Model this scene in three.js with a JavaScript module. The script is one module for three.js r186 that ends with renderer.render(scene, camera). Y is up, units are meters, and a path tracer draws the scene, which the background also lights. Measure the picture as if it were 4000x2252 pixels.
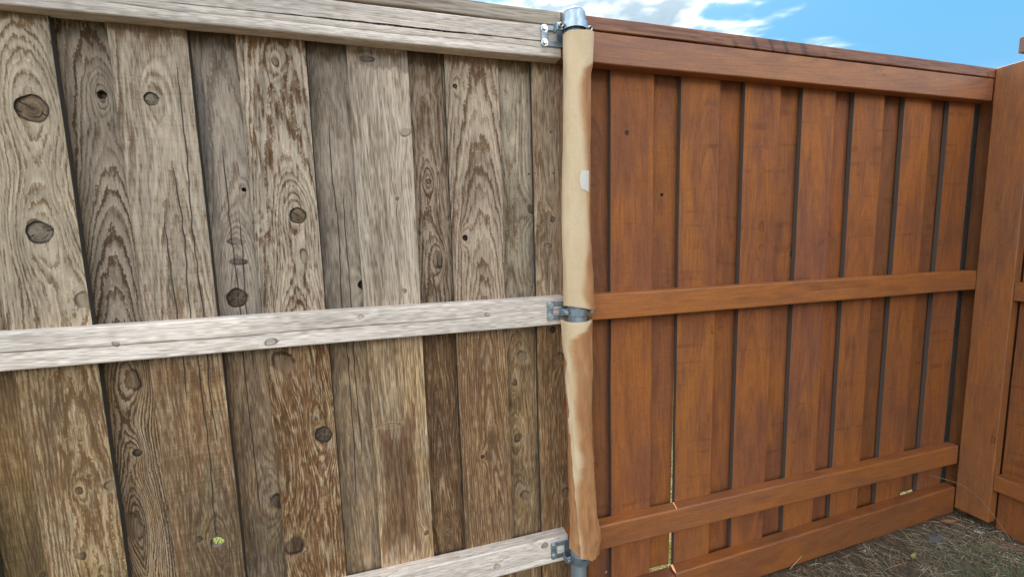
import * as THREE from 'three';
import { mergeGeometries } from 'three/addons/utils/BufferGeometryUtils.js';
import { RoundedBoxGeometry } from 'three/addons/geometries/RoundedBoxGeometry.js';

// ---------------------------------------------------------------- camera, exposure, sun, sky
const scene = new THREE.Scene();
const camera = new THREE.PerspectiveCamera(69.689, 1024 / 576, 0.05, 2000);
camera.rotation.order = 'YXZ';
camera.position.set(-0.4956, 1.2259, 1.0401);
camera.rotation.set(THREE.MathUtils.degToRad(-6.374), THREE.MathUtils.degToRad(-15.582), THREE.MathUtils.degToRad(-1.641));
const renderer = new THREE.WebGLRenderer();
renderer.toneMapping = THREE.LinearToneMapping;
renderer.toneMappingExposure = 1.73;
renderer.shadowMap.enabled = true;
const CLOUD = 4.9;                                     // cloud over air brightness, set high so unseen cloud fills the fence front
const sun = new THREE.DirectionalLight(new THREE.Color(1.0, 0.94, 0.84), 4.8);
const SUN_DIR = new THREE.Vector3(0.17, 0.83, -0.53).normalize();
sun.position.copy(SUN_DIR).multiplyScalar(12);
sun.castShadow = true;
sun.shadow.mapSize.set(2048, 2048);
Object.assign(sun.shadow.camera, { left: -4, right: 4, top: 4, bottom: -4, near: 1, far: 40 });
sun.shadow.radius = 1;
scene.add(sun, sun.target);

// ---------------------------------------------------------------- noise
function rng(seed) {
  let s = seed >>> 0;
  return () => { s = (s + 0x6D2B79F5) | 0; let t = Math.imul(s ^ (s >>> 15), 1 | s); t = (t + Math.imul(t ^ (t >>> 7), 61 | t)) ^ t; return ((t ^ (t >>> 14)) >>> 0) / 4294967296; };
}
const TAB = new Float32Array(65536);
{ const r = rng(11); for (let i = 0; i < 65536; i++) TAB[i] = r() * 2 - 1; }
function n2(x, y) {                                    // smooth value noise, -1..1
  const xi = Math.floor(x), yi = Math.floor(y);
  let fx = x - xi, fy = y - yi;
  fx = fx * fx * (3 - 2 * fx); fy = fy * fy * (3 - 2 * fy);
  const a = (xi & 255), b = ((xi + 1) & 255), c = (yi & 255) << 8, d = ((yi + 1) & 255) << 8;
  const p = TAB[a | c], q = TAB[b | c], r = TAB[a | d], s = TAB[b | d];
  return p + (q - p) * fx + (r - p + (p - q - r + s) * fx) * fy;
}
const fbm = (x, y, o = 4) => { let s = 0, a = 0.5; for (let i = 0; i < o; i++) { s += a * n2(x, y); x = x * 2.03 + 17.3; y = y * 2.03 + 5.7; a *= 0.5; } return s; };
const sstep = (a, b, x) => { const t = Math.min(1, Math.max(0, (x - a) / (b - a))); return t * t * (3 - 2 * t); };
const clamp = (x, a = 0, b = 1) => Math.min(b, Math.max(a, x));
const mix = (a, b, t) => a + (b - a) * t;
function hash(i) { return TAB[(Math.imul(i, 7919) + 104729) & 65535] * 0.5 + 0.5; }

// ---------------------------------------------------------------- sky: air plus a layer of broken cloud, far brighter away from the sun as fill for the fence
{
  const W = 4096, H = 2048, d = new Float32Array(W * H * 4);
  for (let j = 0; j < H; j++) {
    const el = ((j + 0.5) / H - 0.5) * Math.PI, y = Math.sin(el), c = Math.cos(el);
    for (let i = 0; i < W; i++) {
      const az = ((i + 0.5) / W - 0.5) * 2 * Math.PI, x = c * Math.cos(az), z = c * Math.sin(az);
      const k = (j * W + i) * 4;
      const up = Math.max(0, y), hz = Math.pow(1 - up, 5);
      let r = mix(0.100, 0.22, hz), g = mix(0.325, 0.39, hz), b = mix(0.56, 0.555, hz);
      const cs = x * SUN_DIR.x + y * SUN_DIR.y + z * SUN_DIR.z;
      const glow = Math.exp((cs - 1) * 14) * 0.9; r += glow; g += glow; b += glow;
      if (y > 0.02) {
        const px = x / (y + 0.06), pz = z / (y + 0.06);
        const wx = px + 0.35 * n2(px * 2.1 + 4.7, pz * 2.1), wz = pz + 0.35 * n2(px * 2.1, pz * 2.1 + 9.1);
        let f = fbm(wx * 1.05 + 31.37, wz * 1.05 + 12.9, 5);
        // the broken bank of cloud over the post and the clear patch to its right
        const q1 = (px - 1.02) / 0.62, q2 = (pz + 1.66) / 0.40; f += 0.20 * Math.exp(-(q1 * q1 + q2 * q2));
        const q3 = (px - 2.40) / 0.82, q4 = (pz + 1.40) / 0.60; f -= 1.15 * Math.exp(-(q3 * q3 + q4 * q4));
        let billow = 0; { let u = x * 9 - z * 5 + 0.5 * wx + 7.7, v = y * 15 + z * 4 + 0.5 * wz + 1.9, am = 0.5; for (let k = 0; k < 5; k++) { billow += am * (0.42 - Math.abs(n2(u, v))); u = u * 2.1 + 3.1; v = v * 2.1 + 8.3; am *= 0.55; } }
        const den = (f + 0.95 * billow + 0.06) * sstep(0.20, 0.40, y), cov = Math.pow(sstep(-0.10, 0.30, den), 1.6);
        const back = sstep(-0.1, 0.75, cs), core = sstep(0.10, 0.50, den);           // cloud toward the sun dimmed beyond nature; unseen cloud opposite stays bright
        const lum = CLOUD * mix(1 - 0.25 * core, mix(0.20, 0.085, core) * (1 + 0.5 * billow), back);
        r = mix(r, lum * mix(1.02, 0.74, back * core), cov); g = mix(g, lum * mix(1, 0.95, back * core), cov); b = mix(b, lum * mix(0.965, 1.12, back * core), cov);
        const thin = 0.05 * sstep(0.0, 0.5, fbm(px * 0.9 + 50, pz * 2.2 + 7, 4)); r += thin; g += thin * 0.7; b += thin * 0.3;
      }
      if (y < 0) { r = 0.3; g = 0.3; b = 0.28; }
      d[k] = r; d[k + 1] = g; d[k + 2] = b; d[k + 3] = 1;
    }
  }
  const t = new THREE.DataTexture(d, W, H, THREE.RGBAFormat, THREE.FloatType);
  t.mapping = THREE.EquirectangularReflectionMapping; t.magFilter = t.minFilter = THREE.LinearFilter; t.needsUpdate = true;
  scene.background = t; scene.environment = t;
}

// ---------------------------------------------------------------- helpers
const used = {};
function numbered(name) { const n = used[name] = (used[name] ?? -1) + 1; return n ? name + '_' + String(n).padStart(3, '0') : name; }
function tag(o, label, category, group, kind) {
  if (label) o.userData.label = label;
  if (category) o.userData.category = category;
  if (group) o.userData.group = group;
  if (kind) o.userData.kind = kind;
  return o;
}
function thing(name, label, category, pos = [0, 0, 0], group) {
  const o = new THREE.Group(); o.name = numbered(name); o.position.set(...pos); scene.add(o);
  return tag(o, label, category, group);
}
function part(name, geo, mat, parent, pos) {
  const m = new THREE.Mesh(geo, mat); m.name = name; m.castShadow = m.receiveShadow = true;
  if (pos) m.position.set(...pos);
  parent.add(m); return m;
}
const hex = (h) => [(h >> 16) & 255, (h >> 8) & 255, h & 255];
function dataTex(nx, ny, arr, srgb = true) {
  const t = new THREE.DataTexture(arr, nx, ny, THREE.RGBAFormat, THREE.UnsignedByteType);
  if (srgb) t.colorSpace = THREE.SRGBColorSpace;
  t.magFilter = THREE.LinearFilter; t.minFilter = THREE.LinearMipmapLinearFilter; t.generateMipmaps = true;
  t.wrapS = t.wrapT = THREE.RepeatWrapping; t.needsUpdate = true; return t;
}

// ---------------------------------------------------------------- wood: rings of a trunk cut by the face of a board, bent round its knots
// x across (metres from the middle), y along. Returns colour and relief.
function wood(o) {
  const { w, h, nx, ny, seed } = o, s = o.ring ?? 0.005, knots = o.knots ?? [];
  const col = new Uint8Array(nx * ny * 4), bmp = new Uint8Array(nx * ny * 4);
  const pull = o.pull ?? 0, A = hex(o.pale).map((v, i) => mix(v * (o.cool ?? [1, 1, 1])[i], [205, 184, 156][i], pull)), B = hex(o.brown).map((v, i) => mix(v, [144, 101, 62][i], pull)), C = hex(o.dark), so = seed * 13.7;
  const late0 = (o.pull ? 0.95 : 0.75) * (o.late ?? 0.5), greyB = o.grey ?? 0.15, fib = o.fibre ?? 0.5, brush = o.brush ?? 0.5, scaly = o.scaly ?? 0, kerf = o.kerf ?? 0, xc0 = o.xc ?? 0, D0 = o.D ?? 0.04, kD = o.taper ?? 0.04, aD = o.wander ?? 0.012;
  const soft = (o.soft ?? 0.35) * (o.pull ? 1.8 : 1), patch = (o.patch ?? 0.5) * (o.pull ? 0.8 : 1);
  for (let j = 0; j < ny; j++) {
    const y = (j + 0.5) / ny * h;
    const D = D0 + kD * (y - (o.yref ?? h / 2)) + aD * n2(y * 2.3 + so, seed * 3.1);
    const xc = xc0 + 0.022 * n2(y * 1.6 + so, seed * 5.3 + 40);
    for (let i = 0; i < nx; i++) {
      const x = ((i + 0.5) / nx - 0.5) * w;
      const wx = (0.006 * n2(x * 16 + so, y * 3.1) + 0.0022 * n2(x * 55 + so, y * 11)) * (o.straight ?? 1);
      let r = Math.hypot(x + wx - xc, D), kin = 0, halo = 0, kring = 0, kc = 0, kR = 1, kside = 0, kfill = 0;
      for (const k of knots) {
        const dx = x - k.x, dy = y - k.y, R = k.r;
        if (Math.abs(dy) > R * 14 || Math.abs(dx) > R * 8) continue;
        const an = Math.atan2(dy, dx), ang = 0.45 * Math.sin(2 * an + k.x * 190) + 0.3 * Math.sin(3 * an + k.y * 170) + 0.25 * n2(dx * 160 + k.x * 90, dy * 160 + k.y * 70) * 2;
        const rho = Math.hypot(dx * (k.ax ?? 1), dy * (k.ay ?? 0.9)) * (1 + 0.24 * ang);
        const e = (dx * dx) / (2 * 2.9 * R * R) + (dy * dy) / (2 * (dy > 0 ? 16 : 11) * R * R);
        r -= (k.amp ?? 0.9) * R * Math.exp(-e);
        const m = sstep(R * 1.12, R * 0.8, rho);
        if (m > kin) { kin = m; kring = rho; kR = R; kfill = k.fill ?? 0; kside = Math.sin(Math.atan2(dy, dx) + k.x * 70 + k.y * 31); kc = k.c ?? 0.75; }
        const hl = Math.exp(-Math.pow((rho - 1.35 * R) / (0.5 * R), 2)) * (k.halo ?? 0.8) * (0.55 + 0.45 * n2(dx * 220, dy * 130 + k.x * 60)); if (hl > halo) halo = hl;
      }
      const ph = r / s + 0.16 * n2(x * 480 + so, y * 250) + 0.28 * n2(x * 150 + so, y * 26 * (o.ys ?? 1)) + 0.9 * n2(r * 38 + so, seed * 3.3 + y * 0.8), pf = ph - Math.floor(ph), rh = hash(Math.floor(ph) + seed * 97);
      const late = sstep(0.35, 0.8, pf) * (1 - sstep(0.86, 1, pf)) * (0.35 + 0.65 * rh);
      const q = r * 1.0 + so, ys = o.ys ?? 1;
      const line = sstep(0.16, 0.02, pf) * (rh > 0.45 ? 1 : 0.25);
      const f1 = n2(q * 420, y * 17 * ys + so), f2 = n2(q * 170 + 7, y * 7 * ys + so), f3 = n2(x * 700 + so, y * 60);
      const sc = n2(x * 190 + so, y * 42 + 3.3 * n2(x * 60, y * 9)), lo = fbm(x * 11 + so, y * 2.6 + so, 3) * 2, md = fbm(x * 42 + so * 2, y * 11, 3) * 2;
      const kf = kerf ? n2(x * 12 + so, y * 330 + 1.5 * n2(x * 20, y * 7)) * kerf : 0;
      let g = 0.5 + greyB + patch * (0.30 * lo + 0.30 * md) + fib * (0.30 * f1 + 0.25 * f2) - brush * (late - 0.22) * 1.3 + scaly * 0.5 * sc + 0.3 * kf + 0.32 * f3 + 0.42 * n2(x * 130 + so, y * 60) * patch + 0.22 * n2(x * 310 + so, y * 120) * patch;
      if (o.bands) for (const b of o.bands) {              // strips by the rails made browner or greyer, with a ragged edge
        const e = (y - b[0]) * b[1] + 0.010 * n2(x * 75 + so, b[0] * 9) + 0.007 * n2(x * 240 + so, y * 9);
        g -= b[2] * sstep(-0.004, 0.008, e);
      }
      g = sstep(0.5 - soft, 0.5 + soft, g) ;
      let R_ = mix(B[0], A[0], g), G_ = mix(B[1], A[1], g), B_ = mix(B[2], A[2], g);
      const dk = clamp(late * late0 * (0.75 + 0.4 * lo) + 0.18 * fib * Math.max(0, -f1) + 0.12 * Math.max(0, -f2) * fib + scaly * 0.35 * Math.max(0, -sc - 0.2) + 0.2 * Math.max(0, -kf));
      R_ = mix(R_, C[0], dk); G_ = mix(G_, C[1], dk); B_ = mix(B_, C[2], dk);
      const gn = o.gain ?? 1, v = (1 + 0.13 * f1 * fib + 0.11 * f3 + 0.06 * f2 + 0.09 * lo + 0.16 * line * brush) * gn;
      R_ *= v; G_ *= v; B_ *= v;
      if (halo > 0) { const t = halo * 0.7 * (1 - kin); R_ = mix(R_, A[0] * 1.04 * gn, t); G_ = mix(G_, A[1] * 1.04 * gn, t); B_ = mix(B_, A[2] * 1.04 * gn, t); }
      if (kin > 0) {
        const u = kring / kR, kr = sstep(0.2, 0.9, 0.5 + 0.5 * Math.sin(kring / s * 13 + 3 * n2(x * 130, y * 130))), lip = sstep(0.55, 0.95, u) * sstep(1.15, 0.98, u) * sstep(0.1, 0.9, 0.5 + 0.5 * kside + 0.35 * n2(x * 90 + 3, y * 90));
        const kd = clamp((kc * (0.25 + 0.35 * kr) + 0.45 * md) * (1 - kfill) + 0.22 * f3 + 0.9 * lip - kfill * 0.2 + kfill * 0.35 * Math.max(0, n2(x * 60, y * 420))), t = kin * (0.55 + 0.45 * clamp(kc * 1.4 + lip));
        R_ = mix(R_, mix(mix(A[0], B[0], 0.3) * 0.9, C[0] * 0.62, kd) * gn, t); G_ = mix(G_, mix(mix(A[1], B[1], 0.3) * 0.9, C[1] * 0.62, kd) * gn, t); B_ = mix(B_, mix(mix(A[2], B[2], 0.3) * 0.92, C[2] * 0.64, kd) * gn, t);
      }
      if (o.cracks) for (const c of o.cracks) {            // hair checks in the grain
        if (y < c[1] || y > c[2]) continue;
        const ex = Math.abs(x - c[0] - 0.004 * n2(y * 6, seed + c[0] * 100) - 0.0012 * n2(y * 40, seed)), tw = 0.0008 * Math.min(1, (y - c[1]) * 20, (c[2] - y) * 20);
        if (ex < tw + 0.0008) { const t = 0.75 * sstep(tw + 0.0008, tw, ex); R_ = mix(R_, 30, t); G_ = mix(G_, 25, t); B_ = mix(B_, 20, t); }
      }
      if (o.tan) {                                         // below the middle rail the boards are tinted tan, with a ragged edge
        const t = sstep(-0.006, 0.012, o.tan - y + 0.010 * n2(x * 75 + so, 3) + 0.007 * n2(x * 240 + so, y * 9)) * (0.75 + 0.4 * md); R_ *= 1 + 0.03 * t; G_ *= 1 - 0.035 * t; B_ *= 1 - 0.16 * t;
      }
      if (o.damp) for (const p of o.damp) {                // dark water stains with a ragged outline
        const e = 1 - Math.max(Math.abs(x - p[0]) / p[2], Math.abs(y - p[1]) / p[3]) + 0.30 * md * 0.5 + 0.25 * f2 + 0.12 * lo, t = sstep(-0.02, p[6] ?? 0.16, e) * p[4];
        const D = p[5] ?? [84, 70, 50]; R_ = mix(R_, R_ * D[0] / 150, t); G_ = mix(G_, G_ * D[1] / 122, t); B_ = mix(B_, B_ * D[2] / 94, t);
      }
      if (o.over) {                                        // stain that reached past the edge of the sprayed half
        const t = clamp(o.over(x, y) + 0.35 * md + 0.2 * f1) * 0.85; R_ = mix(R_, 142, t); G_ = mix(G_, 90, t); B_ = mix(B_, 58, t);
      }
      const k = (j * nx + i) * 4;
      col[k] = clamp(R_, 0, 255); col[k + 1] = clamp(G_, 0, 255); col[k + 2] = clamp(B_, 0, 255); col[k + 3] = 255;
      const hgt = 0.5 + 0.22 * (g - 0.5) + 0.16 * (late - 0.3) * brush + 0.12 * f1 * fib + 0.1 * f2 + scaly * 0.28 * sc + 0.1 * kf - 0.1 * kin;
      bmp[k] = bmp[k + 1] = bmp[k + 2] = clamp(hgt * 255, 0, 255); bmp[k + 3] = 255;
    }
  }
  return [dataTex(nx, ny, col), dataTex(nx, ny, bmp, false)];
}
function stain(o) {                                      // the same rings under a coat of reddish brown stain
  const { w, h, nx, ny, seed } = o, s = o.ring ?? 0.005, so = seed * 17.3, knots = o.knots ?? [];
  const col = new Uint8Array(nx * ny * 4);
  const sat = (h, k) => { const c = hex(h); return [c[0] * 1.10, c[1] * 1.03, c[2] * 0.80]; }, even = (c, k = [1, 1, 1]) => c.map((v, i) => mix(v, [150, 92, 49][i], 0.32) * (o.recessShade ?? 1) * k[i]), A = even(sat(o.a ?? 0x9a5f36)), B = even(sat(o.b ?? 0x7d4a30), [1, 1.05, 1.3]), C = sat(o.c ?? 0x43261a);
  for (let j = 0; j < ny; j++) {
    const y = (j + 0.5) / ny * h, D = (o.D ?? 0.05) + (o.taper ?? 0.03) * (y - h / 2) + 0.012 * n2(y * 2.3 + so, 2), xc = (o.xc ?? 0) + 0.02 * n2(y * 1.5 + so, 8);
    for (let i = 0; i < nx; i++) {
      const x = ((i + 0.5) / nx - 0.5) * w, wx = 0.005 * n2(x * 16 + so, y * 3.1);
      let r = Math.hypot(x + wx - xc, D), kin = 0;
      for (const k of knots) {
        const dx = x - k.x, dy = y - k.y, R = k.r; if (Math.abs(dy) > R * 14) continue;
        r -= 0.9 * R * Math.exp(-(dx * dx) / (2 * 2.9 * R * R) - (dy * dy) / (2 * 14 * R * R));
        const an = Math.atan2(dy, dx), rho = Math.hypot(dx, dy * 0.75) * (1 + 0.14 * Math.sin(2 * an + k.x * 99) + 0.1 * Math.sin(3 * an + k.y * 77));
        kin = Math.max(kin, sstep(R * 1.2, R * 0.85, rho) * (k.c ?? 0.6) * (0.35 + 0.65 * sstep(0.3, 0.95, rho / R) * (0.5 + 0.5 * Math.sin(an + k.x * 50)) + 0.25 * Math.sin(rho * 2600)), 0.30 * Math.exp(-Math.pow(dx / (1.3 * R), 2) - Math.pow((dy - 3.2 * R) / (2.4 * R), 2)) * (0.6 + 0.4 * Math.sin(dy * 900 + 3 * n2(dx * 120, dy * 60))));
      }
      const ph = r / s, pf = ph - Math.floor(ph), rh = hash(Math.floor(ph) + seed * 31), late = sstep(0.3, 0.85, pf) * (1 - sstep(0.88, 1, pf)) * (0.3 + 0.7 * rh);
      const f1 = n2(r * 420 + so, y * 15 + so), f2 = n2(r * 150 + so, y * 6), f3 = n2(x * 430 + so, y * 22 + so), lo = fbm(x * 9 + so, y * 3.2 + so, 4) * 2, kf = n2(x * 9 + so, y * 300 + 2 * n2(x * 14, y * 5)), md = fbm(x * 34 + so, y * 8 + so, 3) * 2;
      const g = sstep(0, 1, 0.5 + 0.34 * lo + 0.2 * md + 0.06 * f2 + 0.06 * f1 + 0.12 * n2(x * 90 + so, y * 40) + (o.bias ?? 0));
      const dk = clamp(0.26 * (o.late ?? 0.35) * late + 0.06 * Math.max(0, -f1) + 0.10 * Math.max(0, n2(x * 260 + so, y * 150) - 0.35) + 0.35 * (o.kerf ?? 0.12) * Math.max(0, -kf) * (0.5 + 0.5 * md) + 0.75 * kin + 0.12 * Math.max(0, -md) + 0.20 * (o.saw ?? 1) * sstep(0.55, 0.8, n2(so, y * 75 + 0.8 * n2(x * 9 + so, y * 2))) * clamp(n2(x * 38 + so, y * 9) + 0.35));
      const v = 1 + 0.03 * f1 + 0.04 * f3 + 0.045 * n2(x * 330 + so, y * 260), k = (j * nx + i) * 4;
      for (let c = 0; c < 3; c++) col[k + c] = clamp(mix(mix(B[c], A[c], g), C[c], dk) * v, 0, 255);
      col[k + 3] = 255;
    }
  }
  return dataTex(nx, ny, col);
}

// ---------------------------------------------------------------- boards
const H0 = 0.10, H1 = 1.746;                             // pickets run behind the kickboard and the top rail
function boardGeo(w, y0, y1, t, seed, holes = []) {      // origin at the middle of the front face, base of the thing at y = 0
  const N = 26, sh = new THREE.Shape();
  const ed = (side, y) => side * w / 2 + 0.0011 * n2(y * 7 + seed * 9.1, side * 3.7 + seed) + 0.0005 * n2(y * 40 + seed, side * 8.3);
  for (let i = 0; i <= N; i++) { const y = mix(y0, y1, i / N); i ? sh.lineTo(ed(1, y), y) : sh.moveTo(ed(1, y), y); }
  for (let i = N; i >= 0; i--) { const y = mix(y0, y1, i / N); sh.lineTo(ed(-1, y), y); }
  for (const hl of holes) {
    const p = new THREE.Path(), M = 20;
    for (let i = M; i >= 0; i--) { const a = i / M * Math.PI * 2, rr = hl.r * lump(a, hl); const X = hl.x + rr * Math.cos(a), Y = hl.y + rr * (hl.sy ?? 1) * Math.sin(a); i === M ? p.moveTo(X, Y) : p.lineTo(X, Y); }
    sh.holes.push(p);
  }
  const b = 0.0005;
  const g = new THREE.ExtrudeGeometry(sh, { depth: t - 2 * b, bevelEnabled: true, bevelThickness: b, bevelSize: b, bevelOffset: -b, bevelSegments: 1, curveSegments: 1 });
  g.translate(0, 0, -t + b);
  const P = g.attributes.position, U = g.attributes.uv;
  for (let i = 0; i < P.count; i++) U.setXY(i, P.getX(i) / w + 0.5, (P.getY(i) - y0) / (y1 - y0));
  return g;
}
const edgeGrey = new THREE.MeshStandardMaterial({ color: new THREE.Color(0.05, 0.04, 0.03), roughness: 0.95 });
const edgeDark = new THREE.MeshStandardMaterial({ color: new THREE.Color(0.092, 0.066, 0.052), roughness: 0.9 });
const knotMats = [];
for (let v = 0; v < 3; v++) {                            // faces of dead branch stubs: rings, radial checks
  const n = 128, c = new Uint8Array(n * n * 4), bm = new Uint8Array(n * n * 4), A = hex([0x8f7453, 0x6c5643, 0x84745f][v]), D = hex([0x48372a, 0x34281f, 0x4d4236][v]);
  for (let j = 0; j < n; j++) for (let i = 0; i < n; i++) {
    const x = (i + 0.5) / n * 2 - 1, y = (j + 0.5) / n * 2 - 1, r = Math.hypot(x, y) * (1 + 0.08 * n2(x * 2 + v * 9, y * 2)), a = Math.atan2(y, x);
    const ring = 0.5 + 0.5 * Math.sin(r * 24 + 2 * n2(x * 3, y * 3 + v * 5)), bl = fbm(x * 2 + v * 7, y * 2 + 3, 4) * 2, fi = n2(x * 26 + v, y * 26);
    let k = clamp(0.35 + 0.3 * ring * 0.8 + 0.45 * bl + 0.12 * fi + sstep(0.72, 1, r) * 0.35);
    let crack = 0;
    for (const [ca, r0, r1] of [[[2.5, 0.08, 0.95], [-0.5, 0.55, 1], [3.3, 0.7, 1]], [[1.2, 0.1, 0.9], [3.5, 0.2, 0.95], [5.0, 0.05, 0.95], [0.1, 0.5, 1]], [[0.2, 0.45, 1], [-2.7, 0.5, 0.95]]][v]) {
      const da = Math.atan2(Math.sin(a - ca - 0.25 * n2(r * 4, ca)), Math.cos(a - ca - 0.25 * n2(r * 4, ca)));
      if (r > r0 && r < r1) crack = Math.max(crack, sstep(0.055, 0.02, Math.abs(da) * r));
    }
    if (Math.abs(r - 0.58 - 0.03 * n2(a * 2, v)) < 0.025 && v !== 1 && a < -0.25 && a > -1.5) crack = 1;
    const t = (j * n + i) * 4;
    for (let q = 0; q < 3; q++) c[t + q] = mix(mix(A[q], D[q], k), 14, crack * 0.9);
    c[t + 3] = 255; bm[t] = bm[t + 1] = bm[t + 2] = clamp(128 + 50 * (ring - 0.5) + 30 * bl - 120 * crack, 0, 255); bm[t + 3] = 255;
  }
  knotMats.push(new THREE.MeshStandardMaterial({ map: dataTex(n, n, c), bumpMap: dataTex(n, n, bm, false), bumpScale: 0.0015, roughness: 0.9 }));
}
const lump = (a, k) => 1 + 0.025 * Math.sin(2 * a + k.x * 90) + 0.035 * Math.sin(3 * a + k.y * 70) + 0.03 * Math.sin(5 * a + k.x * 50) + 0.02 * Math.sin(9 * a + k.y * 33);
function knotPlug(k, board) {                            // a loose knot: its own piece, a hair smaller than its hole; also the added plug of d holes
  const pts = [], R = k.r * 0.994, dz = k.deep ?? 0;
  for (const [a, b] of [[0, 0.0012], [0.35, 0.0012], [0.62, 0.0006], [0.85, -0.0002], [0.98, -0.0006], [1, -0.002], [1, -0.014]]) pts.push(new THREE.Vector2(a * R, b - 0.0012));
  const g = new THREE.LatheGeometry(pts.reverse(), 28); g.rotateX(Math.PI / 2); g.scale(1, k.sy ?? 1, 1);
  const P = g.attributes.position, U = g.attributes.uv;
  for (let i = 0; i < P.count; i++) {
    const X = P.getX(i), Y = P.getY(i), a = Math.atan2(Y, X), m = lump(a, k);
    P.setXY(i, X * m, Y * m); U.setXY(i, X / R * 0.5 + 0.5, Y / (R * (k.sy ?? 1)) * 0.5 + 0.5);
  }
  g.computeVertexNormals();
  part('knot_plug', g, knotMats[k.v ?? 0], board, [k.x, k.y, -0.0015 - dz]);
}
const X0 = 0.0857, PITCH = 0.22, BW = 0.134, ZB = -0.0175, TF = 0.0135;
const JIT = { '-7': 0.003, '-6': 0.0034, '-5': 0.0025, '-4': 0.0013, '-3': -0.0012, '-2': -0.0035, '-1': -0.0049, 0: -0.0025, 1: -0.0012, 2: 0, 3: 0.0007, 4: -0.004, 5: 0.0038, 6: 0.0057 };
const frontX = (n) => X0 + PITCH * n + JIT[n] + BW / 2, backX = (n) => X0 + PITCH * n - 0.043;
// world-space knots: [x, y, radius, kind, extras]; kind h open hole, d hole with an added dark plug, p plug in a hole, t grown fast
function placeBoard(fence, cx, z, t, seed, y0, y1, list, matOf, opt = {}) {
  const holes = [], plugs = [], grown = [];
  for (const [x, y, r, kind, ex] of list) {
    const k = { x: x - cx, y, r, ...(ex ?? {}) };
    if (kind === 'h') { holes.push(k); grown.push({ ...k, r: r * 0.92, y: y - y0 }); }
    else if (kind === 'd') { holes.push(k); plugs.push({ ...k, r: k.r * 1.02, v: 1, deep: 0.007 }); grown.push({ ...k, r: r * 0.92, y: y - y0 }); }  // added dark plug, sunk in the hole to shut out daylight behind
    else if (kind === 'p') { holes.push(k); plugs.push(k); grown.push({ ...k, r: r * 0.92, y: y - y0 }); }
    else grown.push({ ...k, y: y - y0 });
  }
  const mats = matOf(grown);
  const m = part('board', boardGeo(opt.w ?? BW, y0, y1, t, seed, holes), mats, fence, [cx, 0, z]);
  m.rotation.y = opt.ry ?? (hash(seed * 77 + 5) - 0.5) * 0.02; m.rotation.z = opt.rz ?? 0;
  for (const p of plugs) knotPlug(p, m);
  return m;
}

// ---------------------------------------------------------------- weathered panel (left)
const leftFence = thing('wooden_fence', 'weathered grey board fence panel with bare knotty pickets left of the post', 'fence');
const railBands = [[1.664, 1, 0.75], [0.992, -1, 0]];
function weatherMat(seed, o) {
  return (knots) => {
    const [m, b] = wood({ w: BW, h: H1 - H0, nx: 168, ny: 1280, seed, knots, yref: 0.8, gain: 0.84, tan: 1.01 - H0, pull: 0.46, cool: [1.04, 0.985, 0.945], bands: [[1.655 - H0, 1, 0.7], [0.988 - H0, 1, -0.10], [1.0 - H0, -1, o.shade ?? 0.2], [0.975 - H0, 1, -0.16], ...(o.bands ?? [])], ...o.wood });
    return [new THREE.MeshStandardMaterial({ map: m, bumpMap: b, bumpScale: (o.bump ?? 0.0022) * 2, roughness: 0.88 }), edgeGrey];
  };
}
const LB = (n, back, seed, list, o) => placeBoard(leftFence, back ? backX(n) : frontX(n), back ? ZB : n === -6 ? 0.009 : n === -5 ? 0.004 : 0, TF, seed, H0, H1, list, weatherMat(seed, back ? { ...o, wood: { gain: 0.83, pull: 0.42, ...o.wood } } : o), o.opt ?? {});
LB(-7, 0, 1, [], { wood: { pale: 0xa8977f, brown: 0x8a6d48, dark: 0x4b3a28, xc: 0.1, D: 0.05 } });
LB(-6, 1, 2, [[-1.26, 0.55, 0.006, 't']], { wood: { pale: 0xa29377, brown: 0x8a6f49, dark: 0x57442d, damp: [[0, 0.42, 0.09, 0.22, 0.7, [104, 86, 58], 0.5]], xc: 0.09, D: 0.03, grey: -0.05, late: 0.3, kerf: 0.3 } });
LB(-6, 0, 3, [[-1.142, 1.503, 0.0258, 'p', { v: 0, amp: 2.2, halo: 1.2 }], [-1.159, 1.271, 0.0215, 'p', { v: 2, amp: 2.3, halo: 1.2 }], [-1.103, 1.135, 0.0165, 't', { c: 0.15, halo: 1, amp: 1.6, fill: 0.7 }], [-1.159, 0.737, 0.0072, 't', { c: 0.5, halo: 1.2, amp: 2.2 }], [-1.106, 0.737, 0.0105, 't', { c: 0.45, halo: 1 }], [-1.139, 0.766, 0.0038, 't', { halo: 1 }], [-1.172, 0.592, 0.0085, 't', { c: 0.5, halo: 1 }]],
  { bump: 0.0035, wood: { pale: 0xbcae97, brown: 0x9a7850, dark: 0x6b5136, damp: [[0, 0.36, 0.09, 0.10, 0.5, [108, 88, 62], 0.4]], ring: 0.0075, late: 0.55, D: 0.035, taper: 0.09, wander: 0.022, brush: 0.75, grey: 0.22, soft: 0.28, xc: 0.004 } });
LB(-5, 1, 4, [[-1.044, 1.543, 0.0083, 'd', { amp: 2.2 }], [-1.055, 0.953, 0.0145, 't', { c: 0.25, ay: 0.6, amp: 1.5 }], [-1.066, 0.791, 0.0085, 'p', { v: 1, amp: 2 }], [-1.09, 0.62, 0.02, 't', { c: 0.15, ay: 0.6, amp: 1.6, halo: 0 }]],
  { bump: 0.003, wood: { pale: 0xa09282, brown: 0x84664a, dark: 0x4d3422, ring: 0.0048, late: 0.85, D: 0.03, taper: 0.07, wander: 0.02, brush: 0.95, grey: 0.3, soft: 0.22, xc: -0.008, patch: 0.3 } });
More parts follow.
